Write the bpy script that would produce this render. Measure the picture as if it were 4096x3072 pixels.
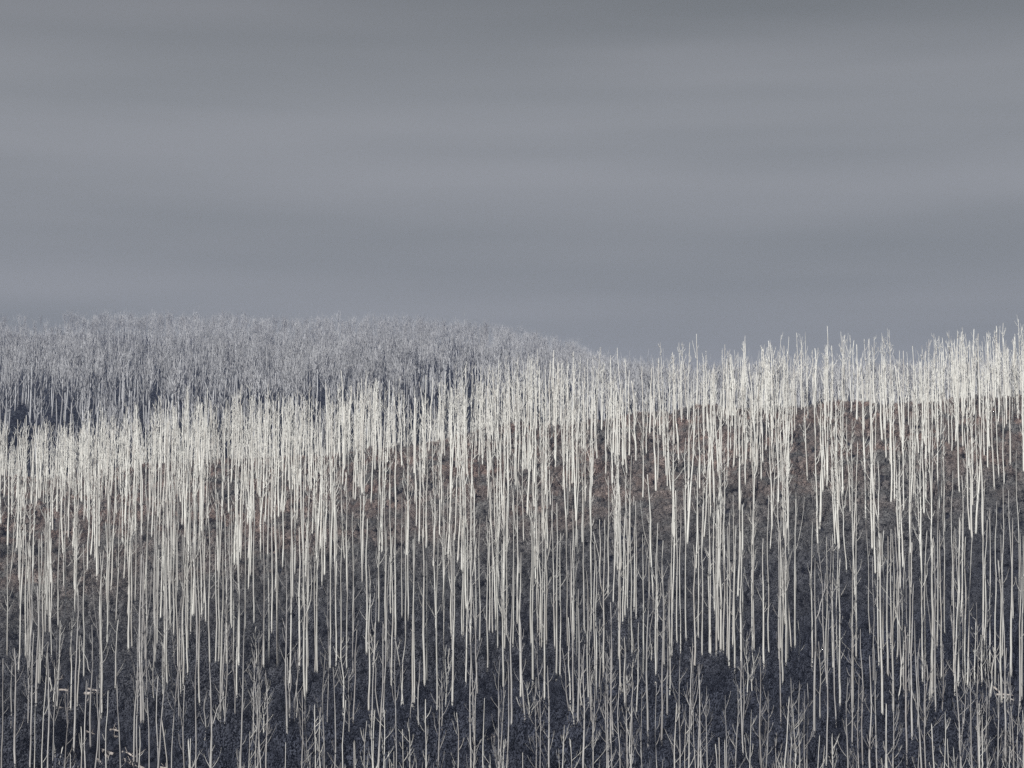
import bpy, math, random
import numpy as np

rng = random.Random(7)
nrg = np.random.default_rng(11)
scene = bpy.context.scene
for o in list(bpy.data.objects):
    bpy.data.objects.remove(o)
C = scene.collection

# ------------------------------------------------------------------ camera
F = 2000.0                       # focal length in pixels of the 1024 wide picture
PITCH = math.radians(5.0)
cam_data = bpy.data.cameras.new('camera')
cam_data.sensor_width = 36.0
cam_data.lens = 36.0 * F / 1024.0
cam_data.clip_start = 0.5
cam_data.clip_end = 12000
cam = bpy.data.objects.new('camera', cam_data)
cam.location = (0, 0, 0)
cam.rotation_euler = (math.radians(90) + PITCH, 0, 0)
C.objects.link(cam)
scene.camera = cam

# ------------------------------------------------------------------ sky, sun, exposure
SUN_EL = math.radians(30)
SUN_AZ = math.radians(28)        # how far the sun stands to the left of straight behind the camera
world = bpy.data.worlds.new('World')
scene.world = world
world.use_nodes = True
nt = world.node_tree
nt.nodes.clear()
w_out = nt.nodes.new('ShaderNodeOutputWorld')
w_bg = nt.nodes.new('ShaderNodeBackground')
w_bg.inputs['Strength'].default_value = 0.1
sky = nt.nodes.new('ShaderNodeTexSky')
sky.sky_type = 'NISHITA'
sky.sun_disc = False
sky.sun_elevation = SUN_EL
sky.sun_rotation = math.pi + SUN_AZ
tc = nt.nodes.new('ShaderNodeTexCoord')
mp = nt.nodes.new('ShaderNodeMapping')
mp.inputs['Scale'].default_value = (1.3, 1.3, 13.0)
mp.inputs['Rotation'].default_value = (0, math.radians(1.0), 0)
mp.inputs['Location'].default_value = (0.3, 0.0, 0.15)
nz = nt.nodes.new('ShaderNodeTexNoise')
nz.inputs['Scale'].default_value = 1.5
nz.inputs['Detail'].default_value = 3.0
nz.inputs['Roughness'].default_value = 0.45
cr = nt.nodes.new('ShaderNodeValToRGB')
cr.color_ramp.elements[0].position = 0.3
cr.color_ramp.elements[0].color = (2.18, 2.30, 2.33, 1)
cr.color_ramp.elements[1].position = 0.66
cr.color_ramp.elements[1].color = (3.0, 3.07, 3.18, 1)
mx = nt.nodes.new('ShaderNodeMixRGB')
mx.inputs[0].default_value = 0.97
nt.links.new(tc.outputs['Generated'], mp.inputs['Vector'])
nt.links.new(mp.outputs[0], nz.inputs['Vector'])
nt.links.new(nz.outputs['Fac'], cr.inputs[0])
nt.links.new(sky.outputs[0], mx.inputs[1])
sx = nt.nodes.new('ShaderNodeSeparateXYZ')
nt.links.new(tc.outputs['Generated'], sx.inputs[0])
hv_ = nt.nodes.new('ShaderNodeMapRange')
hv_.interpolation_type = 'SMOOTHSTEP'
hv_.inputs['From Min'].default_value = 0.215
hv_.inputs['From Max'].default_value = 0.285
hv_.inputs['To Min'].default_value = 1.0
hv_.inputs['To Max'].default_value = 0.80
nt.links.new(sx.outputs['Z'], hv_.inputs['Value'])
ms = nt.nodes.new('ShaderNodeMixRGB')
ms.blend_type = 'MULTIPLY'
ms.inputs[0].default_value = 1.0
nt.links.new(cr.outputs[0], ms.inputs[1])
nt.links.new(hv_.outputs[0], ms.inputs[2])
nt.links.new(ms.outputs[0], mx.inputs[2])
nt.links.new(mx.outputs[0], w_bg.inputs['Color'])
nt.links.new(w_bg.outputs[0], w_out.inputs['Surface'])

sun_data = bpy.data.lights.new('sun', 'SUN')
sun_data.energy = 4.6
sun_data.angle = math.radians(0.5)
sun_data.color = (1.0, 0.972, 0.925)
sun = bpy.data.objects.new('sun', sun_data)
sun.rotation_euler = (math.pi / 2 - SUN_EL, 0, -SUN_AZ)
sun.location = (-300, -500, 400)
C.objects.link(sun)

scene.view_settings.view_transform = 'Standard'
scene.view_settings.look = 'None'
scene.view_settings.exposure = 0.0
scene.view_settings.gamma = 1.0
scene.view_settings.use_curve_mapping = False
scene.cycles.use_denoising = False
scene.cycles.max_bounces = 4
scene.cycles.diffuse_bounces = 2
scene.cycles.volume_bounces = 0
scene.cycles.use_adaptive_sampling = False


# ------------------------------------------------------------------ terrain
def interp(x, xs, ys):
    return np.interp(x, xs, ys)


def smin(a, b, k):
    h = np.clip(0.5 + 0.5 * (b - a) / k, 0, 1)
    return b * (1 - h) + a * h - k * h * (1 - h)


def smax(a, b, k):
    return -smin(-a, -b, k)


CREST_U = [-300, 0, 120, 208, 324, 417, 509, 579, 648, 741, 856, 1024, 1300]
CREST_V = [488, 485, 482, 472, 463, 453, 439, 430, 424, 419, 413, 408, 401]
FAR_U = [-300, 0, 100, 250, 450, 500, 532, 579, 616, 660, 760, 860, 1024, 1300]
FAR_V = [346, 344, 344, 347, 351, 356, 364, 379, 393, 400, 401, 400, 399, 398]
HOR = 384 + F * math.tan(PITCH)


def terrain(X, Y):
    X = np.asarray(X, float)
    Y = np.asarray(Y, float)
    Ys = np.maximum(Y, 300.0)
    u = 512 + F * X / Ys
    Yr = interp(u, [0, 1024], [1000, 945])
    zr = (HOR - interp(u, CREST_U, CREST_V)) / F * Yr
    slope = (zr + 48) / (Yr - 543)
    front = zr + 4 - slope * (Yr - Y)
    back = zr + 4 - 0.14 * (Y - Yr)
    near = smin(front, back, 16)
    Yf = 2600.0
    zf = (HOR - interp(u, FAR_U, FAR_V)) / F * Yf
    far = np.where(Y < 1330, 62 - 0.5 * (1330 - Y), 62 + (zf - 62) * np.clip((Y - 1330) / (Yf - 1330), 0, 1))
    far = smin(far + 12, zf + 12 - 0.3 * (Y - Yf), 48)
    z = smax(near, far, 20)
    wob = (1.9 * np.sin(X / 31.0 + 1.3 * np.sin(Y / 47.0)) * np.sin(Y / 39.0 + 0.7)
           + 1.2 * np.sin(X / 13.0 + Y / 21.0) + 0.8 * np.sin(X / 9.0 - Y / 11.0 + 2.0))
    z = z + wob * np.clip((Y - 380) / 80, 0, 1)
    bank = -4 - 0.36 * np.maximum(Y, 0) + 0.02 * np.minimum(Y, 0)
    bank = np.maximum(bank, -118)
    return np.maximum(z, bank) if z.shape else float(max(z, bank))


FWD = np.array([0, math.cos(PITCH), math.sin(PITCH)])
UP = np.array([0, -math.sin(PITCH), math.cos(PITCH)])


def ray(u, v):
    d = FWD + np.array([1.0, 0, 0]) * ((u - 512) / F) + UP * ((384 - v) / F)
    return d / d[1]


YS_MARCH = np.arange(395, 1500, 1.0)


def ground_hit(u, v):
    """where the line of sight through a picture point meets the slope"""
    d = ray(u, v)
    zz = terrain(d[0] * YS_MARCH, YS_MARCH)
    below = d[2] * YS_MARCH <= zz
    k = int(np.argmax(below)) if below.any() else len(YS_MARCH) - 1
    Y = YS_MARCH[k]
    return np.array([d[0] * Y, Y, zz[k]])


def project(p):
    rel = np.asarray(p, float)
    c = rel @ FWD
    return 512 + F * rel[0] / c, 384 - F * (rel @ UP) / c


# ------------------------------------------------------------------ materials
def new_mat(name):
    m = bpy.data.materials.new(name)
    m.use_nodes = True
    n = m.node_tree
    b = n.nodes['Principled BSDF']
    b.inputs['Specular IOR Level'].default_value = 0.15
    return m, n, b


def node(n, t, **kw):
    x = n.nodes.new(t)
    for k, v in kw.items():
        x.inputs[k].default_value = v
    return x


def ramp(n, stops):
    r = n.nodes.new('ShaderNodeValToRGB')
    e = r.color_ramp.elements
    while len(e) < len(stops):
        e.new(0.5)
    for el, (p, c) in zip(e, stops):
        el.position = p
        el.color = (*c, 1)
    return r


def wood_material(name, dark, light, streak, per_tree=0.16):
    m, n, b = new_mat(name)
    b.inputs['Roughness'].default_value = 0.85
    g = node(n, 'ShaderNodeNewGeometry')
    mpn = n.nodes.new('ShaderNodeMapping')
    mpn.inputs['Scale'].default_value = (1.6, 1.6, 0.16)
    nz1 = node(n, 'ShaderNodeTexNoise', Scale=1.0, Detail=4.0, Roughness=0.6)
    r1 = ramp(n, [(0.30, streak), (0.47, dark), (0.68, light)])
    n.links.new(g.outputs['Position'], mpn.inputs['Vector'])
    n.links.new(mpn.outputs[0], nz1.inputs['Vector'])
    n.links.new(nz1.outputs['Fac'], r1.inputs[0])
    inf = n.nodes.new('ShaderNodeObjectInfo')
    hs = node(n, 'ShaderNodeHueSaturation', Saturation=1.0)
    mp3 = n.nodes.new('ShaderNodeMapping')
    mp3.inputs['Scale'].default_value = (0.33, 0.33, 0.012)
    nz3 = node(n, 'ShaderNodeTexNoise', Scale=1.0, Detail=2.0, Roughness=0.6)
    n.links.new(g.outputs['Position'], mp3.inputs['Vector'])
    n.links.new(mp3.outputs[0], nz3.inputs['Vector'])
    r3 = ramp(n, [(0.30, (0.74, 0.715, 0.70)), (0.48, (0.98, 0.975, 0.97)), (0.70, (1.06, 1.06, 1.05))])
    n.links.new(nz3.outputs['Fac'], r3.inputs[0])
    tint = n.nodes.new('ShaderNodeMixRGB'); tint.blend_type = 'MULTIPLY'
    tint.inputs[0].default_value = 1.0
    n.links.new(r1.outputs[0], tint.inputs[1]); n.links.new(r3.outputs[0], tint.inputs[2])
    mr = n.nodes.new('ShaderNodeMapRange')
    mr.inputs['To Min'].default_value = 1 - per_tree
    mr.inputs['To Max'].default_value = 1 + per_tree * 0.7
    n.links.new(inf.outputs['Random'], mr.inputs['Value'])
    n.links.new(mr.outputs[0], hs.inputs['Value'])
    n.links.new(tint.outputs[0], hs.inputs['Color'])
    n.links.new(hs.outputs[0], b.inputs['Base Color'])
    bp = node(n, 'ShaderNodeBump', Strength=0.5, Distance=0.06)
    nz2 = node(n, 'ShaderNodeTexNoise', Scale=3.0, Detail=4.0)
    n.links.new(mpn.outputs[0], nz2.inputs['Vector'])
    n.links.new(nz2.outputs['Fac'], bp.inputs['Height'])
    n.links.new(bp.outputs[0], b.inputs['Normal'])
    return m


M_BARK_BRIGHT = wood_material('bleached_bark_bright', (0.70, 0.70, 0.665), (0.82, 0.825, 0.79), (0.50, 0.47, 0.43), 0.22)  # one bark in three tones: brightness falloff down the view put into the colour
M_BARK_DIM = wood_material('bleached_bark_dim', (0.40, 0.392, 0.385), (0.51, 0.505, 0.495), (0.28, 0.27, 0.265), 0.26)  # same bark, dimming at the bottom of the view painted in
M_BARK_HALF_DIM = wood_material('bleached_bark_half_dim', (0.54, 0.535, 0.51), (0.67, 0.67, 0.64), (0.38, 0.36, 0.34), 0.24)  # same bark, half of that dimming painted in
M_FAR = wood_material('dull_twig_bark', (0.46, 0.47, 0.49), (0.66, 0.67, 0.69), (0.28, 0.285, 0.30), 0.30)
M_LOG = wood_material('fallen_log_wood', (0.44, 0.40, 0.375), (0.55, 0.52, 0.49), (0.28, 0.24, 0.215))


def leaf_material(name, low_tone, pale, brown, lo, hi, brown_pos, blo, bhi):
    """scrub leaves: dark low down, paler leaves and brown growth towards the crest, in patches"""
    m, n, b = new_mat(name)
    b.inputs['Roughness'].default_value = 0.75
    g = n.nodes.new('ShaderNodeNewGeometry')
    sep = n.nodes.new('ShaderNodeSeparateXYZ')
    n.links.new(g.outputs['Position'], sep.inputs[0])
    # how high on the hill the plant grows, the limit wandering in patches and sinking to the west
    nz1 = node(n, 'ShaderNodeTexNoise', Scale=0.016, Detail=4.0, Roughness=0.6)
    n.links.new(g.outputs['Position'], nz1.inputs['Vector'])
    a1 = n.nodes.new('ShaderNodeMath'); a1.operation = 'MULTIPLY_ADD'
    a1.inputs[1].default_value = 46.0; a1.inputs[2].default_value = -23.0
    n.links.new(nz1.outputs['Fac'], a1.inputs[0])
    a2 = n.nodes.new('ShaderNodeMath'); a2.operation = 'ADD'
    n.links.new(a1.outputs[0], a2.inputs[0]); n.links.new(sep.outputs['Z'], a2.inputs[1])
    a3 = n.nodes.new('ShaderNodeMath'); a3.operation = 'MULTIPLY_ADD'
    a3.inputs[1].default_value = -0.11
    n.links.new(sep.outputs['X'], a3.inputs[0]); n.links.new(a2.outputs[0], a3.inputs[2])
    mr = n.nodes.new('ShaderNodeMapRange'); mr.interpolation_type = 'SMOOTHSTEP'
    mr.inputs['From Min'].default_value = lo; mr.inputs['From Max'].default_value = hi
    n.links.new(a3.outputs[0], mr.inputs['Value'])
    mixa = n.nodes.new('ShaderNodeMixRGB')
    mixa.inputs[1].default_value = (*low_tone, 1); mixa.inputs[2].default_value = (*pale, 1)
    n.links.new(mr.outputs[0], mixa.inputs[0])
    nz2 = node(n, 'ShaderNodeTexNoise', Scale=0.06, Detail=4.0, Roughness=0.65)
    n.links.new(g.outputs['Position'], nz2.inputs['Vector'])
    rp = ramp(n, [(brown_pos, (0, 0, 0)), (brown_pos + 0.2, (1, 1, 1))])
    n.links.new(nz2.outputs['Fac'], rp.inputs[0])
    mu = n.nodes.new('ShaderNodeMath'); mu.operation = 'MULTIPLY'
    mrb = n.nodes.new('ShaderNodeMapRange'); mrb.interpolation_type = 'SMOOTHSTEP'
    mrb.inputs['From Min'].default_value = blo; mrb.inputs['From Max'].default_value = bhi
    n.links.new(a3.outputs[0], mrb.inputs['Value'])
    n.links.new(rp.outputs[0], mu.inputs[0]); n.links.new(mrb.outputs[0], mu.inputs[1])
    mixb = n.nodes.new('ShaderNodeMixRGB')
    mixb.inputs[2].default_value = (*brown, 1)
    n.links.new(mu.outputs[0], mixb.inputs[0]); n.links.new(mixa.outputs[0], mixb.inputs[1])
    inf = n.nodes.new('ShaderNodeObjectInfo')
    mr2 = n.nodes.new('ShaderNodeMapRange')
    mr2.inputs['To Min'].default_value = 0.7; mr2.inputs['To Max'].default_value = 1.25
    n.links.new(inf.outputs['Random'], mr2.inputs['Value'])
    hs = node(n, 'ShaderNodeHueSaturation')
    n.links.new(mr2.outputs[0], hs.inputs['Value'])
    n.links.new(mixb.outputs[0], hs.inputs['Color'])
    n.links.new(hs.outputs[0], b.inputs['Base Color'])
    return m


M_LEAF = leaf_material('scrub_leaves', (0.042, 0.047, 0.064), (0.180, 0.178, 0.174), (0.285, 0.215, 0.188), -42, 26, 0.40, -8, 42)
M_FARLEAF = leaf_material('far_scrub_leaves', (0.035, 0.040, 0.048), (0.05, 0.055, 0.062), (0.06, 0.055, 0.05), 50, 300, 0.6, 50, 300)

m_ground, n, b = new_mat('forest_floor')
b.inputs['Roughness'].default_value = 0.95
g = n.nodes.new('ShaderNodeNewGeometry')
nz1 = node(n, 'ShaderNodeTexNoise', Scale=0.25, Detail=6.0, Roughness=0.7)
n.links.new(g.outputs['Position'], nz1.inputs['Vector'])
rp = ramp(n, [(0.35, (0.018, 0.021, 0.032)), (0.55, (0.030, 0.032, 0.042)), (0.72, (0.06, 0.053, 0.050))])
n.links.new(nz1.outputs['Fac'], rp.inputs[0])
n.links.new(rp.outputs[0], b.inputs['Base Color'])


# ------------------------------------------------------------------ mesh helpers
def mesh_object(name, verts, faces, mat, parent=None, smooth=True, link=True):
    me = bpy.data.meshes.new(name)
    me.from_pydata([tuple(map(float, v)) for v in verts], [], faces)
    if smooth:
        me.polygons.foreach_set('use_smooth', [True] * len(me.polygons))
    me.materials.append(mat)
    me.update()
    o = bpy.data.objects.new(name, me)
    if link:
        C.objects.link(o)
    if parent is not None:
        o.parent = parent
    return o


def tube(path, radii, sides, verts, faces, phase=0.0, jag=None):
    """a tapered tube along a path that climbs mostly upward or outward; caps at both ends"""
    P = np.asarray(path, float)
    start = len(verts)
    for i in range(len(P)):
        d = P[min(i + 1, len(P) - 1)] - P[max(i - 1, 0)]
        d = d / (np.linalg.norm(d) + 1e-9)
        a = np.cross(d, (0.0, 1.0, 0.0) if abs(d[1]) < 0.8 else (1.0, 0.0, 0.0))
        a /= np.linalg.norm(a) + 1e-9
        c = np.cross(d, a)
        for k in range(sides):
            t = phase + 2 * math.pi * k / sides
            q = P[i] + radii[i] * (math.cos(t) * a + math.sin(t) * c)
            if jag is not None and i == len(P) - 1:
                q = q + d * jag[k % len(jag)]
            verts.append(q)
    for i in range(len(P) - 1):
        for k in range(sides):
            k2 = (k + 1) % sides
            faces.append((start + i * sides + k, start + i * sides + k2,
                          start + (i + 1) * sides + k2, start + (i + 1) * sides + k))
    faces.append(tuple(start + (len(P) - 1) * sides + k for k in range(sides)))
    faces.append(tuple(start + k for k in reversed(range(sides))))


def limb_path(r, p0, az, ang, length, curl, n=5):
    """a limb that leaves at ang from the vertical and bends upward, kinking a little on the way"""
    pts = [np.array(p0, float)]
    a = ang
    step = length / (n - 1)
    for i in range(n - 1):
        d = np.array([math.sin(a) * math.cos(az), math.sin(a) * math.sin(az), math.cos(a)])
        pts.append(pts[-1] + d * step)
        a = max(0.06, a - curl + r.uniform(-0.10, 0.10))
        az += r.uniform(-0.18, 0.18)
    return pts


def build_tree(r, h, r0, dx, form, dy=0.0, sides=5, lsides=4, fine=1.0):
    """one dead tree standing at the origin: (trunk, list of limbs, forked stem or None), each (verts, faces)"""
    nseg = 10
    amp = r.uniform(0.08, 0.34)
    ph = r.uniform(0, 6.28)
    k1 = r.uniform(1.0, 2.2)
    kink = r.uniform(0.35, 0.8)
    kx = r.uniform(-0.8, 0.8) if r.random() < 0.25 else 0.0

    def at(t):
        x = dx * t + amp * (math.sin(ph + k1 * 6.28 * t) - math.sin(ph)) * (0.3 + 0.7 * t)
        if t > kink:
            x += kx * (t - kink) * 2
        x += 0.05 * math.sin(ph * 3 + 41 * t)
        y = dy * t + amp * 0.6 * math.cos(ph * 1.7 + 5.1 * t)
        return np.array([x, y, h * t])

    top_frac = {'pole': r.uniform(0.26, 0.42), 'stub': r.uniform(0.24, 0.38), 'fork': 0.25, 'branchy': r.uniform(0.14, 0.24),
                'snag': 0.6}[form]

    def rad(t):
        flare = 1.0 + 0.35 * max(0.0, 0.05 - t) / 0.05
        return r0 * flare * (1 - (1 - top_frac) * t ** 1.15)

    ts = [0] + [(i + r.uniform(-0.25, 0.25)) / nseg for i in range(1, nseg)] + [1]
    path = [at(t) for t in ts]
    path[0] = path[0] - np.array([0, 0, 2.0])
    tv, tf = [], []
    jag = [r.uniform(-0.3, 0.9) for _ in range(sides)]
    tube(path, [rad(t) * r.uniform(0.93, 1.07) for t in ts], sides, tv, tf, r.uniform(0, 6), jag)
    limbs = []

    def add_limb(t, az, ang, ln, rr, twigs):
        v, f = [], []
        pts = limb_path(r, at(t), az, ang, ln, r.uniform(0.06, 0.20), 5)
        rr *= fine
        tube(pts, [rr, rr * 0.85, rr * 0.68, rr * 0.5, rr * 0.3], lsides, v, f)
        for _ in range(twigs):
            k = r.choice([1, 2, 3])
            q = limb_path(r, pts[k], az + r.uniform(-1.3, 1.3), ang * r.uniform(0.3, 1.2), ln * r.uniform(0.25, 0.5), 0.12, 3)
            tube(q, [rr * 0.45, rr * 0.36, rr * 0.22], 3, v, f)
        limbs.append((v, f, ln))

    def az_side():
        s = r.choice((0, math.pi))
        return s + r.gauss(0, 0.75)

    stem = None
    if form == 'fork':
        t0 = r.uniform(0.5, 0.78)
        s = r.choice((-1, 1))
        p0 = at(t0)
        ln = h * (1 - t0) * r.uniform(0.75, 1.0)
        sp = [p0 + np.array([s * (0.1 + r.uniform(1.4, 3.2) * (q ** 0.6)), r.uniform(-0.3, 0.3), ln * q]) if q else p0
              for q in (0, 0.15, 0.35, 0.6, 1.0)]
        v, f = [], []
        rr = rad(t0) * 0.75
        tube(sp, [rr, rr * 0.9, rr * 0.75, rr * 0.55, rr * 0.3], 5, v, f)
        stem = (v, f)
    if form == 'pole':
        for _ in range(r.choice((1, 1, 2, 2, 3, 4))):
            add_limb(r.uniform(0.45, 0.95), az_side(), r.uniform(0.4, 0.9), r.uniform(0.9, 3.4), r.uniform(0.06, 0.10), 0)
    elif form == 'stub':
        for _ in range(r.randint(5, 8)):
            t = r.uniform(0.38, 0.95)
            add_limb(t, az_side(), r.uniform(0.4, 0.85), r.uniform(2.0, 6.4) * (1.25 - 0.6 * t), r.uniform(0.07, 0.12), r.choice((0, 1, 1)))
    elif form == 'fork':
        for _ in range(r.randint(3, 6)):
            t = r.uniform(0.4, 0.95)
            add_limb(t, az_side(), r.uniform(0.35, 0.75), r.uniform(1.8, 5.5) * (1.3 - 0.6 * t), r.uniform(0.07, 0.12), r.choice((0, 1, 2)))
    elif form == 'branchy':
        m = r.randint(9, 13)
        for i in range(m):
            t = 0.42 + 0.55 * (i + r.random()) / m
            add_limb(t, az_side(), r.uniform(0.32, 0.85), r.uniform(3.0, 8.0) * (1.45 - t), r.uniform(0.06, 0.11), r.choice((1, 2, 3)))
    elif form == 'snag':
        for _ in range(r.choice((0, 1))):
            add_limb(r.uniform(0.4, 0.9), az_side(), 0.7, r.uniform(0.6, 1.6), 0.08, 0)
    return (tv, tf), limbs, stem


# ------------------------------------------------------------------ ground sheet
xs = np.concatenate([np.linspace(-2600, -420, 40), np.linspace(-400, 400, 161), np.linspace(420, 2600, 40)])
ys = np.concatenate([np.linspace(-260, 380, 40), np.linspace(386, 1250, 190), np.linspace(1265, 3000, 110), np.linspace(3050, 4300, 18)])
XX, YY = np.meshgrid(xs, ys)
ZZ = terrain(XX, YY)
gv = np.stack([XX, YY, ZZ], -1).reshape(-1, 3)
nx, ny = len(xs), len(ys)
idx = np.arange(nx * ny).reshape(ny, nx)
quads = np.stack([idx[:-1, :-1], idx[:-1, 1:], idx[1:, 1:], idx[1:, :-1]], -1).reshape(-1, 4)
ground = mesh_object('ground', gv, quads.tolist(), m_ground)
ground['kind'] = 'structure'
ground['label'] = 'dark forest floor of the two shrub covered hills'


# ------------------------------------------------------------------ the trees that show largest, one by one
# each row was read off the photograph: (base x, base y, top x, top y, form, thickness);
# base y None = rooted below the picture; top y None = full height
TILE = 800 / 1269.0


def T(x0, rows):
    out = []
    for (bx, by, tx, ty, form, w) in rows:
        cu = lambda X: (x0 + X * TILE) / 4.0
        cv = lambda Y: (2472 + Y * TILE) / 4.0
        out.append((cu(bx), None if by is None else cv(by), None if tx is None else cu(tx), None if ty is None else cv(ty), form, w))
    return out


p, s, f, b = 'pole', 'stub', 'fork', 'branchy'
N = None
TREES = []
TREES += T(0, [
    (5, N, 18, 275, p, 1), (43, 345, 50, N, f, 1), (96, N, 98, N, s, 1.5), (116, 440, 128, N, p, 1), (160, 330, 162, N, p, 1),
    (176, 290, 175, N, p, 1), (190, 370, 192, N, p, 1), (180, N, 212, N, s, 1.1), (236, 750, 246, N, s, 1.4), (250, 430, 262, N, s, 1.2),
    (265, 330, 275, N, f, 1.1), (245, 460, 252, N, p, 1.2), (288, 130, 290, N, p, 0.9), (322, 330, 330, N, s, 1.1), (245, N, 272, 510, s, 0.9),
    (270, 725, 302, 165, p, 1), (296, N, 309, 242, p, 1.1), (327, 515, 323, 395, 'snag', 0.9), (347, 700, 350, 325, p, 1.1), (357, 600, 385, 30, s, 1),
    (368, 75, 374, N, p, 0.9), (222, N, 220, 570, p, 0.7), (398, N, 428, 450, b, 1), (452, 590, 457, 20, s, 1), (465, 890, 495, N, s, 1.3),
    (490, 550, 507, 125, p, 1), (532, 375, 530, N, p, 1), (530, N, 538, 410, s, 1), (574, 845, 592, 60, f, 1.3), (628, 520, 632, N, p, 1.2),
    (648, 640, 640, N, s, 1.2), (588, N, 616, 395, p, 1), (686, 65, 685, N, p, 1), (724, 555, 746, 15, s, 1.2), (819, 262, 818, N, p, 1.2),
    (838, 225, 836, N, p, 1), (750, N, 771, 438, p, 1), (660, N, 684, 480, p, 0.8), (512, N, 513, 712, s, 0.8), (897, 775, 893, N, s, 1.4),
    (912, 765, 903, N, f, 1.2), (850, 905, 876, 130, f, 1.1), (870, N, 885, 705, p, 0.9), (935, 85, 935, N, p, 0.9), (980, 695, 962, 165, s, 1),
    (983, 345, 980, N, p, 1), (997, 215, 995, N, p, 1), (995, N, 1009, 375, p, 1), (1033, 730, 1029, 190, p, 1), (1053, 700, 1040, N, s, 1.5),
    (1062, 640, 1056, N, s, 1.2), (1075, N, 1050, 670, p, 1), (1083, 95, 1083, N, p, 0.9), (1100, 225, 1098, N, s, 1.1), (1091, 680, 1084, 140, s, 0.9),
    (1130, 390, 1108, N, p, 0.9), (1133, 830, 1136, 215, p, 1), (1160, 600, 1163, N, f, 1.3), (1150, 632, 1141, 70, p, 0.9), (1195, 285, 1185, N, p, 1),
    (1191, 485, 1172, N, s, 1), (1210, 160, 1208, N, p, 0.9), (1175, N, 1172, 440, s, 0.9), (1232, N, 1244, 255, p, 1.1),
    (420, 845, 425, 765, 'snag', 1), (355, N, 340, 760, 'snag', 0.7), (362, N, 380, 830, 'snag', 0.7), (25, 680, 26, 510, 'snag', 0.8), (1212, N, 1207, 780, s, 0.8),
    (60, 890, 72, 280, p, 0.9), (645, 650, 645, 585, 'snag', 0.9), (462, N, 460, 880, p, 0.6),
])
TREES += T(660, [
    (223, 700, 215, N, s, 1), (255, 920, 262, 488, s, 1.2), (165, N, 163, 785, p, 0.8), (282, N, 290, 650, s, 0.8), (283, 412, 283, N, s, 1),
    (323, 455, 325, N, p, 0.9), (340, 365, 338, N, p, 1), (350, 640, 370, N, s, 1.4), (340, 860, 358, 250, s, 1.5), (392, 380, 380, N, p, 0.8),
    (377, 840, 371, 470, s, 0.8), (451, 768, 422, 110, s, 1), (437, 360, 432, N, p, 0.9), (423, 120, 420, N, p, 0.9), (468, 382, 468, N, s, 1.5),
    (455, 620, 472, N, p, 0.9), (475, N, 496, 60, s, 1.1), (510, 140, 512, N, p, 0.9), (567, 75, 567, N, p, 0.9), (581, 450, 582, 65, s, 0.9),
    (592, N, 609, 85, b, 1.1), (552, 890, 566, 265, b, 1), (577, N, 585, 440, s, 1), (627, 375, 625, N, p, 1), (655, 312, 655, N, p, 1.4),
    (646, N, 636, 350, s, 1), (612, 900, 642, 440, b, 0.9), (677, 130, 678, N, p, 0.9), (717, 325, 704, N, p, 1), (718, 318, 728, N, p, 0.9),
    (775, 900, 770, N, b, 1.2), (798, 780, 782, 260, s, 1.1), (790, 540, 803, N, p, 1), (763, N, 764, 805, p, 0.7), (815, 770, 850, 210, s, 1),
    (852, 390, 852, N, s, 1.4), (838, 730, 840, 400, p, 0.9), (888, 562, 884, N, f, 1.5), (897, 540, 903, N, s, 1.1), (906, 330, 916, N, b, 0.9),
    (865, N, 872, 475, b, 1), (908, N, 907, 455, b, 0.9), (938, N, 950, 560, s, 0.8), (952, 495, 952, 450, 'snag', 1), (952, 400, 950, N, f, 1),
    (966, 400, 965, N, p, 1), (1005, N, 1008, 240, b, 1), (988, N, 985, 580, s, 0.8), (1048, 395, 1045, N, p, 1), (1087, 292, 1076, N, p, 0.9),
    (1072, N, 1081, 320, s, 1.1), (1112, 400, 1119, N, s, 0.9), (1141, 670, 1124, 140, b, 1.1), (1155, 412, 1153, N, p, 0.9), (1125, N, 1127, 545, s, 0.7),
    (1158, 925, 1168, 345, b, 1), (1192, 190, 1190, N, p, 0.9), (1193, 760, 1218, 75, p, 1), (1198, N, 1201, 790, p, 0.7), (470, N, 472, 860, b, 0.8),
    (560, N, 548, 730, b, 0.8), (930, N, 930, 875, b, 0.7),
])
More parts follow.
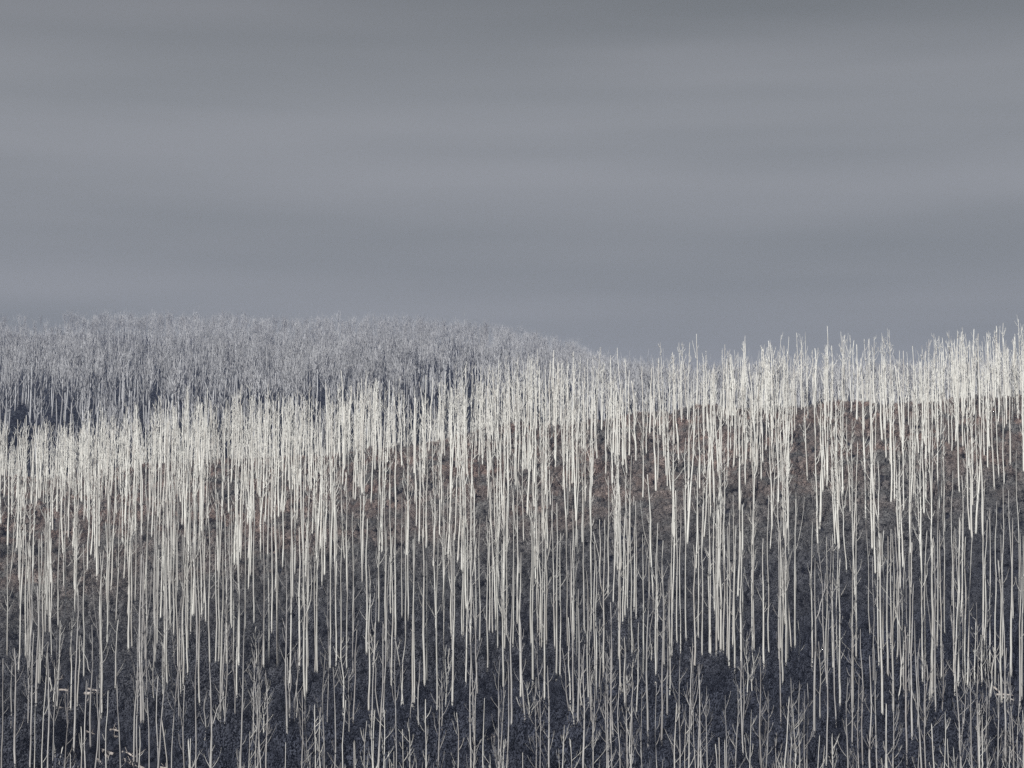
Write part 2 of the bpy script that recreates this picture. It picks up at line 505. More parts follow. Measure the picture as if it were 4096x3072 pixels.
TREES += T(1320, [
    (234, 262, 233, N, p, 1.4), (248, 655, 254, N, s, 1.1), (266, 450, 284, 40, s, 1), (310, 80, 308, N, p, 0.9), (362, 392, 356, N, p, 1),
    (355, 168, 353, N, p, 0.9), (387, 65, 385, N, p, 1), (392, 515, 402, N, s, 1.1), (414, 200, 415, N, p, 1.2), (456, 65, 456, N, p, 0.8),
    (495, 75, 496, N, p, 0.8), (480, 132, 479, N, p, 0.9), (446, 662, 478, 60, p, 1), (490, 662, 425, 140, p, 0.9), (521, 665, 531, N, p, 1.1),
    (533, 650, 535, N, p, 0.9), (600, 515, 592, N, s, 1.5), (562, 862, 567, 275, p, 1), (621, 492, 613, N, p, 1), (678, 690, 683, N, s, 1),
    (722, 522, 727, N, f, 1), (738, 737, 742, 190, b, 1), (713, 850, 712, 350, s, 0.9), (690, N, 692, 450, b, 1.2), (775, 222, 769, N, p, 1),
    (779, 672, 790, N, f, 1.3), (755, 440, 755, 200, 'snag', 0.8), (842, 235, 846, N, p, 0.9), (850, 222, 855, N, p, 0.8), (863, 532, 876, N, f, 1.1),
    (895, 272, 897, N, s, 1), (921, 162, 921, N, p, 1.2), (948, 292, 945, N, p, 0.9), (1000, 402, 1000, N, s, 1), (1012, 120, 1010, N, p, 0.9),
    (1033, 175, 1032, N, p, 0.8), (1057, 242, 1058, N, p, 0.9), (1105, 292, 1101, N, s, 1.2), (1115, 152, 1118, N, p, 0.9), (1101, 525, 1090, N, s, 1.1),
    (1062, N, 1078, 285, b, 1), (1056, N, 1092, 370, b, 1), (1115, N, 1131, 275, p, 1), (1147, 812, 1150, N, f, 1.2), (1162, 222, 1165, N, p, 0.9),
    (1207, 582, 1203, N, p, 1.2), (985, N, 980, 525, p, 0.9), (915, N, 921, 285, b, 1.1), (826, N, 828, 618, b, 0.9), (890, N, 896, 640, b, 0.9),
    (613, N, 609, 540, b, 1.2), (503, N, 506, 655, b, 1), (337, N, 341, 580, b, 1), (265, N, 269, 585, b, 0.9), (276, N, 279, 600, s, 0.9),
    (231, N, 233, 672, b, 0.8), (378, N, 379, 860, p, 0.6), (403, N, 404, 860, s, 0.7), (455, N, 465, 730, s, 0.6), (1222, N, 1223, 870, s, 0.7),
    (895, 515, 893, 455, 'snag', 0.7), (150, N, 152, 800, p, 0.6), (1000, N, 1015, 880, b, 0.8), (1108, N, 1100, 785, b, 0.8), (545, N, 543, 860, b, 0.7),
])
TREES += T(1980, [
    (230, 178, 231, N, s, 1.1), (240, 432, 242, N, p, 1.3), (272, 92, 272, N, p, 0.9), (297, 222, 297, N, p, 0.9), (314, 552, 320, N, s, 1.1),
    (331, 222, 328, N, f, 1.1), (390, 402, 395, N, p, 1.1), (414, 405, 412, N, s, 0.9), (345, N, 342, 320, b, 1.4), (258, N, 260, 380, b, 0.9),
    (222, 812, 215, 415, b, 0.9), (490, 772, 428, 205, s, 1.1), (476, 662, 465, 10, p, 1), (492, 302, 484, N, p, 1), (462, 178, 454, N, p, 0.9),
    (505, 158, 501, N, p, 0.9), (514, 342, 516, N, p, 1), (525, 872, 530, N, s, 1.4), (563, N, 562, 180, b, 1.4), (540, 640, 546, 300, s, 0.9),
    (513, 875, 491, 520, s, 0.9), (567, 148, 565, N, p, 0.9), (597, 692, 588, N, s, 1), (610, 128, 607, N, p, 0.8), (607, 732, 610, 360, p, 0.7),
    (633, 382, 629, N, p, 0.9), (645, 665, 646, N, s, 1), (665, 625, 667, 20, s, 1), (690, 402, 686, N, f, 1.2), (755, 892, 735, 205, s, 1.1),
    (710, N, 711, 380, b, 1.1), (622, N, 622, 610, b, 0.9), (440, N, 438, 690, b, 1), (783, 330, 791, N, p, 1), (797, 612, 794, N, s, 1),
    (820, 695, 820, 135, p, 1), (841, 625, 832, 380, s, 0.9), (830, 68, 828, N, p, 0.9), (849, 278, 846, N, s, 1), (871, 312, 858, N, p, 0.9),
    (800, N, 779, 445, s, 1), (850, N, 824, 385, b, 1.1), (872, 662, 870, 125, s, 1), (880, N, 868, 560, b, 1), (893, 725, 911, 40, p, 1),
    (882, 32, 882, N, p, 0.8), (898, 108, 898, N, p, 0.9), (943, 472, 937, N, f, 1.1), (973, 905, 966, N, f, 1.3), (938, N, 936, 460, b, 1),
    (1002, 332, 992, 110, p, 0.8), (1015, 585, 1018, N, f, 1.1), (1027, 302, 1029, N, p, 0.9), (1055, 875, 1066, N, s, 1.2), (1079, 402, 1070, N, s, 1.1),
    (1093, 825, 1102, N, s, 1.1), (1107, 655, 1107, N, p, 0.9), (1122, 282, 1119, N, p, 0.9), (1155, 237, 1157, N, p, 0.9), (1178, 272, 1177, N, p, 0.8),
    (1213, 232, 1215, N, p, 0.9), (1168, N, 1168, 235, b, 1), (1138, N, 1143, 550, s, 0.9), (1207, N, 1211, 670, b, 0.9), (1242, 822, 1243, 180, p, 0.9),
    (487, N, 490, 780, b, 0.8), (650, 880, 645, 810, 'snag', 0.8), (278, 800, 275, 720, 'snag', 1),
])
TREES += T(2640, [
    (227, 452, 217, N, s, 1.3), (243, 222, 243, N, p, 0.9), (270, 315, 271, N, p, 0.9), (246, N, 250, 310, b, 1.3), (259, N, 262, 400, s, 1.3),
    (303, N, 300, 450, b, 0.9), (311, 268, 309, N, p, 0.9), (323, 372, 317, N, s, 1.1), (345, 42, 345, N, p, 0.8), (357, 377, 357, N, s, 1.2),
    (390, 337, 384, N, s, 1.5), (371, 168, 367, N, p, 1), (405, 262, 411, N, p, 0.9), (426, 352, 429, N, p, 1), (440, 372, 446, N, f, 1.1),
    (463, 200, 465, N, p, 0.9), (473, 478, 476, N, s, 1.2), (523, 242, 526, N, s, 2.0), (512, 352, 510, N, p, 1), (526, 905, 532, 260, b, 1),
    (560, 625, 557, 100, b, 0.9), (586, 612, 578, 120, s, 0.9), (596, 268, 588, N, p, 0.9), (645, N, 629, 250, b, 1.4), (661, 435, 655, N, s, 1.4),
    (672, N, 678, 475, b, 1), (693, 307, 689, N, p, 0.8), (753, 382, 756, N, p, 0.9), (765, 262, 764, N, p, 0.8), (781, 515, 789, N, f, 1.1),
    (797, 408, 795, N, p, 1), (813, 392, 816, N, p, 0.8), (856, 232, 860, N, p, 1.3), (880, 342, 903, 30, p, 0.6), (965, 372, 960, N, s, 1),
    (980, 905, 991, N, f, 1.4), (1022, 742, 1018, 150, s, 1), (1053, 422, 1066, N, p, 0.9), (1097, 455, 1095, N, s, 1.1), (1120, 462, 1119, N, p, 0.8),
    (1141, 640, 1137, N, s, 1.3), (880, N, 888, 420, b, 1.3), (905, N, 921, 480, b, 1), (935, N, 940, 435, s, 0.9), (824, N, 831, 400, b, 1),
    (735, N, 822, 520, s, 1), (447, N, 414, 500, b, 1), (480, N, 486, 470, b, 1.2), (563, N, 572, 600, b, 1), (410, N, 412, 790, s, 0.8),
    (735, N, 736, 780, b, 0.8), (1100, N, 1103, 760, b, 0.9), (1202, N, 1186, 390, b, 1.4), (378, N, 373, 775, s, 0.8), (352, N, 350, 800, p, 0.7),
    (855, N, 860, 560, b, 0.9), (1002, N, 1000, 750, s, 0.8), (1043, N, 1044, 830, p, 0.6),
])
TREES += T(3296, [
    (180, 645, 184, N, b, 1.1), (205, 382, 206, N, s, 1.1), (216, N, 214, 360, b, 1), (246, N, 239, 80, s, 1), (293, N, 290, 255, s, 1.3),
    (295, 172, 278, N, p, 0.6), (345, N, 326, 175, s, 1), (352, 425, 338, N, p, 0.9), (372, 705, 362, N, s, 1.3), (376, 402, 374, N, p, 0.9),
    (406, 495, 406, N, s, 1.3), (428, 385, 425, N, p, 0.9), (438, 682, 446, N, f, 1.3), (460, 405, 467, N, p, 1), (454, 658, 502, 240, p, 0.9),
    (499, 625, 507, N, f, 1.3), (528, N, 516, 60, s, 1.3), (548, 385, 548, N, p, 0.9), (558, 875, 566, N, p, 1.1), (596, 842, 608, 135, p, 1),
    (624, 512, 620, N, f, 1.1), (640, 482, 638, N, p, 0.9), (632, 885, 655, 300, s, 1.1), (687, 645, 692, N, s, 1.9), (710, 765, 704, N, f, 1),
    (668, 705, 672, 250, s, 1), (720, 302, 725, N, p, 0.9), (746, 482, 738, N, s, 1), (752, 795, 760, 165, b, 1), (767, 162, 765, N, p, 0.8),
    (690, N, 688, 690, b, 1.4), (822, 412, 824, N, p, 0.9), (829, 555, 856, N, p, 0.9), (849, 505, 870, N, s, 1.2), (880, 472, 881, N, p, 0.8),
    (894, 485, 905, N, p, 1.1), (905, 495, 936, N, p, 1), (950, N, 941, 260, b, 1.2), (881, 815, 897, 330, s, 0.9), (956, 455, 964, 30, s, 0.9),
    (1000, 435, 998, 120, s, 1.3), (1008, 165, 1012, N, p, 1.2), (1020, 405, 1036, N, p, 0.9), (1054, 305, 1056, N, p, 0.9), (1054, 505, 1079, 195, s, 1.1),
    (1042, N, 1030, 400, b, 1), (985, N, 990, 560, b, 1), (1085, 395, 1096, N, p, 0.9), (1126, 685, 1119, N, s, 1.4), (1131, 305, 1130, N, p, 0.9),
    (1150, 885, 1148, 200, s, 1.2), (1187, 375, 1195, N, p, 1.3), (1238, 605, 1246, N, s, 1), (1255, 485, 1266, N, p, 1.1), (1098, N, 1108, 370, b, 0.9),
    (1205, N, 1212, 320, b, 1.4), (1235, N, 1241, 500, b, 1), (418, N, 402, 565, p, 1.3), (386, N, 385, 740, b, 0.9), (446, N, 451, 800, b, 0.8),
    (593, N, 596, 830, b, 0.8), (770, N, 774, 620, b, 1), (798, N, 800, 790, p, 0.7), (838, N, 838, 830, b, 0.8), (60, N, 62, 755, b, 0.8),
    (1175, N, 1180, 640, b, 0.9), (1260, N, 1262, 600, b, 0.9), (1010, N, 1005, 640, b, 0.9),
])
TREES.sort(key=lambda t: (t[1] or 800), reverse=True)
print('traced trees', len(TREES))


def full_height(X, Y):
    u = 512 + F * X / Y
    base = float(np.interp(Y, [430, 560, 740, 940, 1100], [50, 49, 45, 36, 34]))
    return base * float(np.interp(u, [0, 110, 210, 500, 640, 760, 1000], [0.90, 0.95, 1.04, 1.03, 0.98, 0.98, 1.03]))


ORD = ('first second third fourth fifth sixth seventh eighth ninth tenth eleventh twelfth thirteenth fourteenth fifteenth '
       'sixteenth seventeenth eighteenth nineteenth twentieth').split() + ['twenty-%s' % q for q in
       'first second third fourth fifth sixth seventh eighth ninth'.split()] + ['thirtieth']

placed = []
specs = []
for (ub, vb, ut, vt, form, w) in TREES:
    clipped = vb is None
    if vb is None:
        if vt is None:
            vb = rng.uniform(775, 815)
        else:
            vb = 772.0
            while vb < 960:
                g0 = ground_hit(ub, vb)
                if (vb - vt) >= rng.uniform(0.86, 1.0) * full_height(g0[0], g0[1]) * F / g0[1] or g0[1] < 415:
                    break
                vb += 4.0
        if form == 'snag' and vt is not None:
            vb = max(772.0, vt + 60)
    # the shrubs hide the foot of a tree: it stands a little lower than where it is lost to sight
    base = ground_hit(ub, vb + (float(np.interp(vb, [560, 740], [5, 9])) if not clipped else 0))
    X, Y, Z = base
    if vt is None:
        h = full_height(X, Y) * rng.uniform(0.86, 1.07)
        vt = vb + 5 - h * F / Y
    d = ray(ut if ut is not None else ub, vt)
    top = d * Y
    h = max(3.0, top[2] - Z)
    dx = top[0] - X
    lim = 0.16 * h
    specs.append(dict(X=X, Y=Y, Z=Z, h=h, dx=float(np.clip(dx, -lim, lim)), form=form, w=w, clipped=clipped, u=ub, v=vb, ut=ut if ut is not None else ub, vt=vt))
    placed.append((X, Y))

MAX_SINGLE = 300
# the largest in the picture stay single trees
for sp in specs:
    vis = min(sp['v'], 768) - sp['vt']
    sp['size'] = vis * (0.6 + 0.4 * sp['w'])
order = sorted(specs, key=lambda q: -q['size'])
single, rest = order[:MAX_SINGLE], order[MAX_SINGLE:]

PHR = {'pole': 'bare dead pole', 'stub': 'short-stubbed dead trunk', 'fork': 'forked dead tree',
       'branchy': 'many-branched dead tree', 'snag': 'short broken stem'}


def class_of(sp):
    th = 'stout' if sp['w'] >= 1.3 else ('slender' if sp['w'] <= 0.8 else '')
    ang = math.degrees(math.atan2(sp['dx'], sp['h']))
    lean = 'leaning right' if ang > 2.0 else ('leaning left' if ang < -2.0 else '')
    if sp['clipped']:
        zone = 'rooted below picture'
    elif sp['v'] > 690:
        zone = 'in lowest shrubs'
    elif sp['v'] > 645:
        zone = 'in dark lower shrubs'
    else:
        zone = 'in midslope shrubs'
    side = 'at left' if sp['u'] < 341 else ('at centre' if sp['u'] < 683 else 'at right')
    return th, PHR[sp['form']], lean, zone + ' ' + side


classes = {}
for sp in single:
    classes.setdefault(class_of(sp), []).append(sp)
for key, members in classes.items():
    members.sort(key=lambda q: q['u'])
    th, ph, lean, zone = key
    for i, sp in enumerate(members):
        head = ' '.join(x for x in (th, ph, lean) if x)
        lab = head + ', ' + zone
        if len(members) > 1:
            lab += ', ' + ORD[i] + ' such from left'
        sp['label'] = lab

RAD = 0.31
for sp in single:
    r = random.Random(int(sp['u'] * 131 + sp['vt'] * 17))
    root = bpy.data.objects.new('dead_tree', None)
    root.empty_display_size = 1
    root.location = (sp['X'], sp['Y'], sp['Z'])
    root['label'] = sp['label']
    root['category'] = 'dead tree'
    root['group'] = 'dead trees standing on the near slope'
    C.objects.link(root)
    trunk, limbs, stem = build_tree(r, sp['h'], RAD * float(np.interp(sp['Y'], [480, 640, 720], [0.80, 0.92, 1.0])) * sp['w'] * (0.8 + 0.2 * sp['h'] / 45), sp['dx'], sp['form'], fine=float(np.interp(sp['Y'], [480, 620], [0.72, 1.0])))
    mat = M_BARK_DIM if sp['v'] > 735 else (M_BARK_HALF_DIM if sp['v'] > 625 or r.random() < 0.35 else M_BARK_BRIGHT)  # tone by height of the foot in view: painted falloff in brightness
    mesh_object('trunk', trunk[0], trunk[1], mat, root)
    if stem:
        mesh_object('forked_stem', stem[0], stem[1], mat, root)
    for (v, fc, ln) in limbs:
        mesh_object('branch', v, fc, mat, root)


# ------------------------------------------------------------------ the rest of the near forest, past the first 300
class Bag:
    def __init__(self):
        self.v, self.f = [], []

    def add(self, part, off):
        st = len(self.v)
        o = np.array(off)
        self.v.extend([q + o for q in part[0]])
        self.f.extend([tuple(st + i for i in fc) for fc in part[1]])


bag_hi, bag_lo, bag_deep = Bag(), Bag(), Bag()


def fill_tree(X, Y, h, w, dx, form, bag, r):
    Z = float(terrain(X, Y))
    trunk, limbs, stem = build_tree(r, h, RAD * w * (0.8 + 0.2 * h / 45), dx, form, sides=4, lsides=3, fine=float(np.interp(Y, [600, 720, 900], [0.85, 1.15, 1.5])))
    for part in [trunk] + ([stem] if stem else []) + [(a, c) for a, c, _ in limbs]:
        bag.add(part, (X, Y, Z))


for sp in rest:
    fill_tree(sp['X'], sp['Y'], sp['h'], sp['w'], sp['dx'], sp['form'], bag_lo, rng)


def clump(X, Y):
    return (math.sin(X / 17.0 + 1.1) + math.sin(X / 7.3 + Y / 41.0) + math.sin(Y / 29.0 - X / 23.0) + math.sin(X / 4.1 + 0.3 * Y / 9.0)) / 4


cells = {}


def near_any(X, Y, d):
    k = (int(X // 6), int(Y // 6))
    for i in (-1, 0, 1):
        for j in (-1, 0, 1):
            for (a, c) in cells.get((k[0] + i, k[1] + j), ()):
                if (a - X) ** 2 + (c - Y) ** 2 < d * d:
                    return True
    return False


def remember(X, Y):
    cells.setdefault((int(X // 6), int(Y // 6)), []).append((X, Y))


for (X, Y) in placed:
    remember(X, Y)
count = 0
tries = 0
while count < 2350 and tries < 120000:
    tries += 1
    u = rng.uniform(-160, 1184)
    Y = math.sqrt(rng.uniform(440 ** 2, 1120 ** 2))
    X = (u - 512) / F * Y
    vv = project((X, Y, float(terrain(X, Y))))[1]
    dens = (0.50 + 0.36 * clump(X, Y)) * float(np.interp(Y, [600, 700, 860, 930], [0.42, 0.55, 0.85, 1.4]))
    if vv > 636 and -10 < u < 1034:
        dens *= 0.45
    if Y > 965:
        dens *= float(np.interp(u, [0, 300, 540, 620, 700, 860, 940, 1024], [1.0, 1.0, 0.75, 0.45, 0.40, 0.55, 1.0, 1.0]))
    if Y > 900:
        dens *= float(np.interp(u, [0, 300, 600, 700, 860, 930, 1024], [1.0, 1.0, 0.8, 0.6, 0.7, 1.1, 1.3]))
    if rng.random() > dens or near_any(X, Y, 1.3):
        continue
    remember(X, Y)
    form = rng.choices(['pole', 'stub', 'fork', 'branchy', 'snag'], [0.14, 0.30, 0.23, 0.30, 0.03])[0]
    h = full_height(X, Y) * (rng.uniform(0.2, 0.5) if form == 'snag' else (rng.triangular(0.72, 1.2, 0.95) if Y > 860 else rng.uniform(0.78, 1.08)))
    w = rng.choices([0.75, 1.0, 1.2, 1.5], [0.25, 0.4, 0.25, 0.1])[0]
    dx = h * math.tan(math.radians(rng.gauss(0, 1.5)))
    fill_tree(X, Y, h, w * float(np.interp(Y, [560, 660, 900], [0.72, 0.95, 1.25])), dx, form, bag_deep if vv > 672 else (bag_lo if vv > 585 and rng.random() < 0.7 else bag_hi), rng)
    count += 1
print('fill trees', count)
for bag, mat, lab in ((bag_hi, M_BARK_BRIGHT, 'crowded white dead trunks along the upper slope and crest'),
                      (bag_lo, M_BARK_HALF_DIM, 'greyer dead trunks scattered between the larger trees below'),
                      (bag_deep, M_BARK_DIM, 'thin grey dead stems among the dark lower shrubs')):
    o = mesh_object('dead_tree_stand', bag.v, bag.f, mat)  # each stand's bark carries the painted dimming for its height in view
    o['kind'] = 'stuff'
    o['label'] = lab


# ------------------------------------------------------------------ instanced stuff
def scatter(name, pts, rots, scales, pids, protos, label):
    me = bpy.data.meshes.new(name)
    me.from_pydata([tuple(map(float, q)) for q in pts], [], [])
    for an, arr, typ in (('rot_z', rots, 'FLOAT'), ('pid', pids, 'INT')):
        a = me.attributes.new(an, typ, 'POINT')
        a.data.foreach_set('value', arr)
    a = me.attributes.new('scl', 'FLOAT_VECTOR', 'POINT')
    a.data.foreach_set('vector', np.asarray(scales, np.float32).reshape(-1))
    o = bpy.data.objects.new(name, me)
    C.objects.link(o)
    col = bpy.data.collections.new(name + '_kinds')
    for q in protos:
        col.objects.link(q)
    ng = bpy.data.node_groups.new(name + '_scatter', 'GeometryNodeTree')
    ng.interface.new_socket('Geometry', in_out='INPUT', socket_type='NodeSocketGeometry')
    ng.interface.new_socket('Geometry', in_out='OUTPUT', socket_type='NodeSocketGeometry')
    L = ng.links.new
    gi = ng.nodes.new('NodeGroupInput')
    go = ng.nodes.new('NodeGroupOutput')
    ci = ng.nodes.new('GeometryNodeCollectionInfo')
    ci.inputs['Collection'].default_value = col
    ci.inputs['Separate Children'].default_value = True
    ci.inputs['Reset Children'].default_value = True
    iop = ng.nodes.new('GeometryNodeInstanceOnPoints')
    iop.inputs['Pick Instance'].default_value = True

    def attr(nm, typ):
        q = ng.nodes.new('GeometryNodeInputNamedAttribute')
        q.data_type = typ
        q.inputs['Name'].default_value = nm
        return [x for x in q.outputs if x.enabled and x.name == 'Attribute'][0]
    cx = ng.nodes.new('ShaderNodeCombineXYZ')
    L(attr('rot_z', 'FLOAT'), cx.inputs['Z'])
    L(gi.outputs[0], iop.inputs['Points'])
    L(ci.outputs[0], iop.inputs['Instance'])
    L(attr('pid', 'INT'), iop.inputs['Instance Index'])
    L(cx.outputs[0], iop.inputs['Rotation'])
    L(attr('scl', 'FLOAT_VECTOR'), iop.inputs['Scale'])
    L(iop.outputs[0], go.inputs[0])
    md = o.modifiers.new('scatter', 'NODES')
    md.node_group = ng
    o['kind'] = 'stuff'
    o['label'] = label
    return o


def bush_proto(i, mat, leaves, leaf):
    """a scrubby plant: several leafy lumps, each of many small upturned leaf sprays, ragged at the edge"""
    r = np.random.default_rng(50 + i)
    lumps = [(np.array([0, 0, 0.55]), 0.62)]
    for _ in range(r.integers(4, 7)):
        a = r.uniform(0, 6.28)
        d = r.uniform(0.25, 0.7)
        lumps.append((np.array([math.cos(a) * d, math.sin(a) * d, r.uniform(0.2, 1.0)]), r.uniform(0.25, 0.5)))
    v, fcs, nv = [], [], []
    for k in range(leaves):
        c, rad = lumps[r.integers(len(lumps))] if k > leaves // 4 else lumps[0]
        d = r.normal(size=3)
        d[2] = abs(d[2]) * 0.9 - 0.15
        d /= np.linalg.norm(d)
        pos = c + d * rad * r.uniform(0.80, 1.14)
        nrm = d + r.normal(size=3) * 0.30 + np.array([0, 0, 0.2])
        nrm /= np.linalg.norm(nrm)
        a = np.cross(nrm, r.normal(size=3)); a /= np.linalg.norm(a)
        c2 = np.cross(nrm, a)
        s1 = leaf * r.uniform(0.6, 1.4)
        s2 = leaf * r.uniform(0.4, 0.9)
        st = len(v)
        v += [pos - a * s1, pos - c2 * s2 + nrm * 0.02, pos + a * s1, pos + c2 * s2]
        fcs.append((st, st + 1, st + 2, st + 3))
        soft = d * 0.9 + (pos - np.array([0, 0, 0.25])) * 0.8 + nrm * 0.25
        soft /= np.linalg.norm(soft)
        nv += [soft] * 4
    o = mesh_object('scrub_plant', v, fcs, mat, smooth=True, link=False)
    o.data.normals_split_custom_set_from_vertices([tuple(map(float, q)) for q in nv])
    return o


LOGS_A = [(540, 478, 662, 486, 0.40), (560, 450, 652, 471, 0.28), (375, 457, 456, 469, 0.26), (366, 393, 397, 384, 0.30), (380, 570, 456, 588, 0.30),
          (600, 820, 716, 863, 0.42), (780, 900, 910, 955, 0.45), (620, 900, 662, 952, 0.36), (535, 714, 602, 737, 0.22), (690, 738, 762, 756, 0.24),
          (700, 709, 752, 717, 0.26), (778, 848, 850, 882, 0.22), (450, 820, 512, 846, 0.22), (840, 902, 896, 855, 0.2), (1000, 944, 1062, 951, 0.22),
          (672, 866, 692, 906, 0.3), (132, 668, 160, 690, 0.3), (544, 548, 566, 512, 0.26), (398, 590, 440, 572, 0.22), (455, 890, 492, 930, 0.24)]
LOGS_F = [(1048, 872, 1124, 948, 0.30), (1140, 922, 1186, 816, 0.24), (1076, 440, 1122, 482, 0.26), (1088, 486, 1196, 492, 0.24), (1130, 505, 1200, 520, 0.22)]
LOGS_C = [(1002, 884, 1082, 930, 0.24), (986, 776, 1048, 750, 0.18)]
logs = []
for x0, rows in ((0, LOGS_A), (3296, LOGS_F), (1320, LOGS_C)):
    for (xa, ya, xb, yb, rr) in rows:
        logs.append([(x0 + xa * TILE) / 4, (2472 + ya * TILE) / 4, (x0 + xb * TILE) / 4, (2472 + yb * TILE) / 4, rr])
log_pts = []
for L_ in logs:
    a = ground_hit(L_[0], L_[1] + 4)
    c = ground_hit(L_[2], L_[3] + 4)
    # a trunk lies straight over the bumps of the ground, so limit how far it runs uphill
    dY = np.clip(c[1] - a[1], -14, 14)
    mid = 0.5 * (a[1] + c[1])
    a[1], c[1] = mid - dY / 2, mid + dY / 2
    for q, (uu, vv) in ((a, (L_[0], L_[1])), (c, (L_[2], L_[3]))):
        dd = ray(uu, vv)
        q[0] = dd[0] * q[1]
        q[2] = max(dd[2] * q[1], float(terrain(q[0], q[1])) + 0.5)
    log_pts.append((a, c, L_[4] * 1.15))

cl_lines = [(a, c) for a, c, _ in log_pts]

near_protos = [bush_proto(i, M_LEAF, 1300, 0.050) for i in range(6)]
far_protos = [bush_proto(20 + i, M_FARLEAF, 110, 0.2) for i in range(3)]

pts, rots, scl, pid = [], [], [], []
Nb = 62000
us = nrg.uniform(-230, 1254, Nb)
Ysamp = np.sqrt(nrg.uniform(455.0 ** 2, 1090.0 ** 2, Nb))
Xs = (us - 512) / F * Ysamp
Zs = terrain(Xs, Ysamp)
lowness = np.clip((650 - Ysamp) / 150, 0, 1)
size = nrg.uniform(1.5, 2.9, Nb) * (1 + 0.75 * lowness)
patch = np.sin(Xs / 14.0 + 2 * np.sin(Ysamp / 37.0)) * np.sin(Ysamp / 19.0 + Xs / 41.0)
size *= 1 + 0.30 * patch
tall = size * nrg.uniform(0.95, 1.7, Nb) * (1 + 0.25 * lowness)
dmin = np.full(Nb, 1e9)
for a, c in cl_lines:
    A2, D2 = a[:2], (c - a)[:2]
    P2 = np.stack([Xs, Ysamp], -1) - A2
    t = np.clip((P2 @ D2) / (D2 @ D2 + 1e-9), 0, 1)
    q = P2 - t[:, None] * D2
    # what stands in front of a log would hide it
    wx, wy = np.abs(q[:, 0]), q[:, 1]
    dd = np.sqrt(wx ** 2 + np.where(wy < 0, wy * 0.22, wy * 0.8) ** 2)
    dmin = np.minimum(dmin, dd)
shrink = np.clip(0.10 + dmin / 7.0, 0.10, 1.0)
size *= shrink
tall *= shrink
pts = np.stack([Xs, Ysamp, Zs - 0.2], -1)
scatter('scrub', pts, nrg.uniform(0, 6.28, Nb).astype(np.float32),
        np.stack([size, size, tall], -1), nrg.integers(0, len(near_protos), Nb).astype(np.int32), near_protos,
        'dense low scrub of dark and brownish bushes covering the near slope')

Nf = 16000
us = nrg.uniform(-200, 1224, Nf)
Yf_ = nrg.uniform(1100, 2720, Nf)
Xf = (us - 512) / F * Yf_
sz = nrg.uniform(3.0, 6.0, Nf)
scatter('far_scrub', np.stack([Xf, Yf_, terrain(Xf, Yf_) - 0.3], -1), nrg.uniform(0, 6.28, Nf).astype(np.float32),
        np.stack([sz, sz, sz * 0.9], -1), nrg.integers(0, 3, Nf).astype(np.int32), far_protos,
        'dark undergrowth between the trees of the distant hill')


def far_proto(i):
    """a broom-crowned dead tree: trunk, rising limbs and twigs"""
    r = random.Random(900 + i)
    v, fcs = [], []
    h = 1.0
    hh = 40.0
    fork_t = r.uniform(0.38, 0.6)
    path = [np.array([0.6 * math.sin(t * 4 + i), 0.4 * math.cos(t * 3), hh * t]) for t in (0, 0.25, 0.5, 0.75, 1.0)]
    tube(path, [0.60, 0.52, 0.42, 0.28, 0.08], 4, v, fcs)
    m = r.randint(8, 12)
    for k in range(m):
        t = fork_t + (0.93 - fork_t) * k / m
        q = np.array([np.interp(t * 4, range(5), [w_[j] for w_ in path]) for j in range(3)])
        az = k * 2.4 + r.uniform(-0.5, 0.5)
        ln = hh * (1.0 - t) * r.uniform(0.6, 1.0) + 2.5
        pts_ = limb_path(r, q, az, r.uniform(0.28, 0.62), ln, 0.14, 4)
        tube(pts_, [0.25, 0.20, 0.14, 0.06], 3, v, fcs)
        for _ in range(3):
            kk = r.choice([1, 1, 2, 2, 3])
            qq = limb_path(r, pts_[kk], az + r.uniform(-1.5, 1.5), r.uniform(0.08, 0.5), ln * r.uniform(0.3, 0.6), 0.10, 3)
            tube(qq, [0.11, 0.09, 0.04], 3, v, fcs)
    return mesh_object('far_tree', v, fcs, M_FAR, link=False)


far_tree_protos = [far_proto(i) for i in range(7)]
Nt = 5000
us = nrg.uniform(-200, 1224, Nt)
Yt = np.sqrt(nrg.uniform(1240.0 ** 2, 2760.0 ** 2, Nt))
Xt = (us - 512) / F * Yt
Zt = terrain(Xt, Yt)
keep = np.ones(Nt, bool)
keep &= ~((Yt < 1750) & (nrg.random(Nt) < 0.3))
gap = np.sin(Xt / 61.0 + 1.5 * np.sin(Yt / 90.0)) * np.sin(Yt / 73.0 + Xt / 130.0)
keep &= ~((gap < -0.3) & (nrg.random(Nt) < 0.6) & (Yt < 2350))
for i in range(Nt):
    if keep[i] and us[i] < 62 and us[i] > -40:
        vv = project((Xt[i], Yt[i], Zt[i]))[1]
        if 338 < vv < 356 and nrg.random() < 0.75:
            keep[i] = False
Xt, Yt, Zt = Xt[keep], Yt[keep], Zt[keep]
k = len(Xt)
hs_ = nrg.uniform(0.76, 1.04, k) * np.interp(Yt, [1240, 1700, 2700], [1.1, 1.05, 0.88])
far_near = np.interp(Yt, [1500, 2000], [1.25, 1.0])
hs_ = hs_ * far_near
ws_ = hs_ * nrg.uniform(0.8, 1.15, k)
scatter('far_forest', np.stack([Xt, Yt, Zt - 0.5], -1), nrg.uniform(0, 6.28, k).astype(np.float32),
        np.stack([ws_, ws_, hs_], -1), nrg.integers(0, 7, k).astype(np.int32), far_tree_protos,
        'grey wood of leafless twiggy trees over the distant hill')

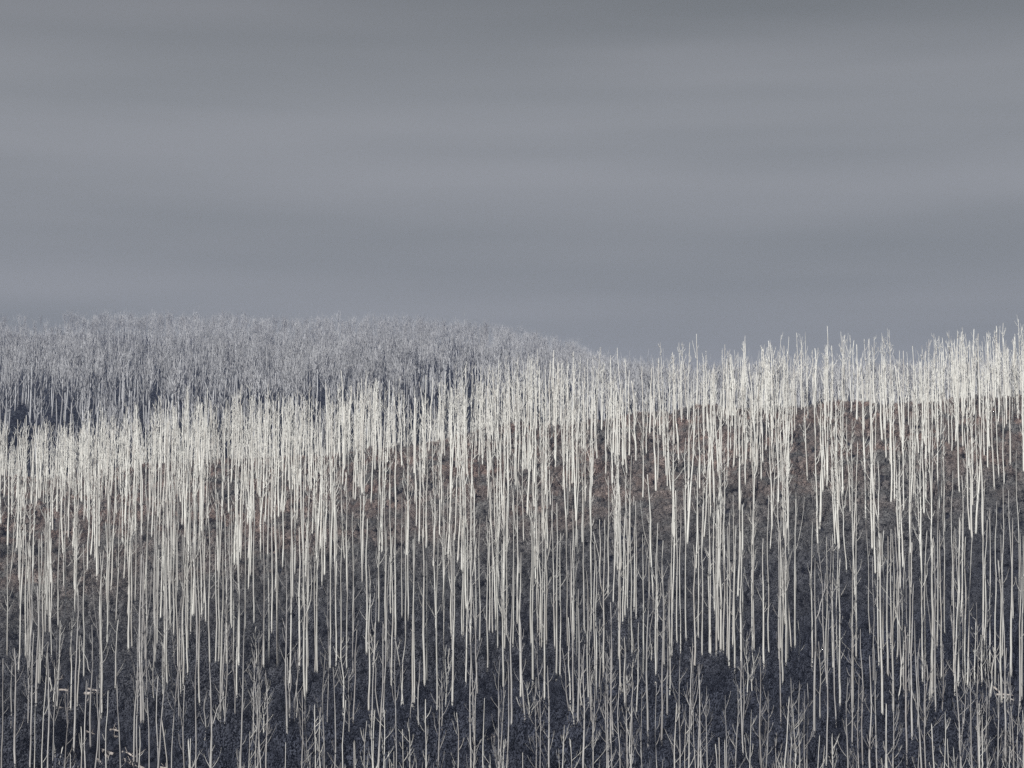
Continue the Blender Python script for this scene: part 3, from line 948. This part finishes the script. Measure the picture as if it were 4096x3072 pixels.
# ------------------------------------------------------------------ fallen logs
log_objs = []
for i, (a, c, rr) in enumerate(log_pts):
    r = random.Random(300 + i)
    root = bpy.data.objects.new('fallen_log', None)
    root.location = tuple(map(float, a))
    d = c - a
    C.objects.link(root)
    v, fcs = [], []
    ln = np.linalg.norm(d)
    bow = np.array([0, 0, r.uniform(-0.15, 0.3)])
    path = [d * t + bow * math.sin(math.pi * t) + np.array([0, 0, r.uniform(-0.06, 0.06)]) for t in (0, 0.2, 0.4, 0.6, 0.8, 1.0)]
    tube(path, [rr * q * r.uniform(0.92, 1.08) for q in (1.15, 1.05, 1.0, 0.95, 0.85, 0.75)], 6, v, fcs, 0.3, [r.uniform(-0.2, 0.5) for _ in range(6)])
    mesh_object('trunk', v, fcs, M_LOG, root)
    for _ in range(r.choice((1, 2, 2))):
        t = r.uniform(0.3, 0.9)
        v, fcs = [], []
        q = limb_path(r, d * t, r.uniform(0, 6.28), r.uniform(0.2, 1.0), r.uniform(0.8, 2.2), 0.05, 3)
        tube(q, [rr * 0.35, rr * 0.25, rr * 0.15], 4, v, fcs)
        mesh_object('branch', v, fcs, M_LOG, root)
    root['category'] = 'fallen log'
    log_objs.append((root, logs[i], ln, rr))


def log_class(lg, ln, rr):
    u0, v0, u1, v1, _ = lg
    tilt = math.degrees(math.atan2(v1 - v0, abs(u1 - u0) + 1e-6)) if u1 > u0 else math.degrees(math.atan2(v1 - v0, u1 - u0))
    way = 'lying level' if abs(tilt) < 10 else ('sloping down right' if tilt > 0 else 'sloping up right')
    thick = 'thick' if rr >= 0.36 else ('thin' if rr <= 0.22 else 'pale')
    where = ('in the dark lower left scrub' if v0 > 715 else 'in the left clearing') if u0 < 300 else ('in the lower middle scrub' if u0 < 600 else 'in scrub at right edge')
    return '%s fallen log %s %s' % (thick, way, where)


cls = {}
for ent in log_objs:
    cls.setdefault(log_class(*ent[1:]), []).append(ent)
for lab, mem in cls.items():
    mem.sort(key=lambda q: q[1][1])
    for i, ent in enumerate(mem):
        ent[0]['label'] = lab + ('' if len(mem) == 1 else ', %s such from top' % ORD[i])
        ent[0]['group'] = 'fallen logs among the scrub'

# ------------------------------------------------------------------ haze
zmin = float(gv[:, 2].min()) - 1.0
zmax = float(max(gv[:, 2].max(), Zt.max())) + 48.0
x0, x1, y0, y1 = -2640.0, 2640.0, -300.0, 4340.0
hv = [(x0, y0, zmin), (x1, y0, zmin), (x1, y1, zmin), (x0, y1, zmin), (x0, y0, zmax), (x1, y0, zmax), (x1, y1, zmax), (x0, y1, zmax)]
hf = [(0, 3, 2, 1), (4, 5, 6, 7), (0, 1, 5, 4), (1, 2, 6, 5), (2, 3, 7, 6), (3, 0, 4, 7)]
m_haze = bpy.data.materials.new('haze_air')
m_haze.use_nodes = True
hn = m_haze.node_tree
hn.nodes.clear()
ho = hn.nodes.new('ShaderNodeOutputMaterial')
pv = hn.nodes.new('ShaderNodeVolumePrincipled')
pv.inputs['Color'].default_value = (0.42, 0.50, 0.80, 1)
pv.inputs['Density'].default_value = 0.00011
pv.inputs['Anisotropy'].default_value = 0.0
hn.links.new(pv.outputs[0], ho.inputs['Volume'])
haze = mesh_object('haze', hv, hf, m_haze, smooth=False)
haze['kind'] = 'stuff'
haze['label'] = 'thin bluish air over the hills'
print('objects', len(bpy.data.objects), 'verts', sum(len(m.vertices) for m in bpy.data.meshes))
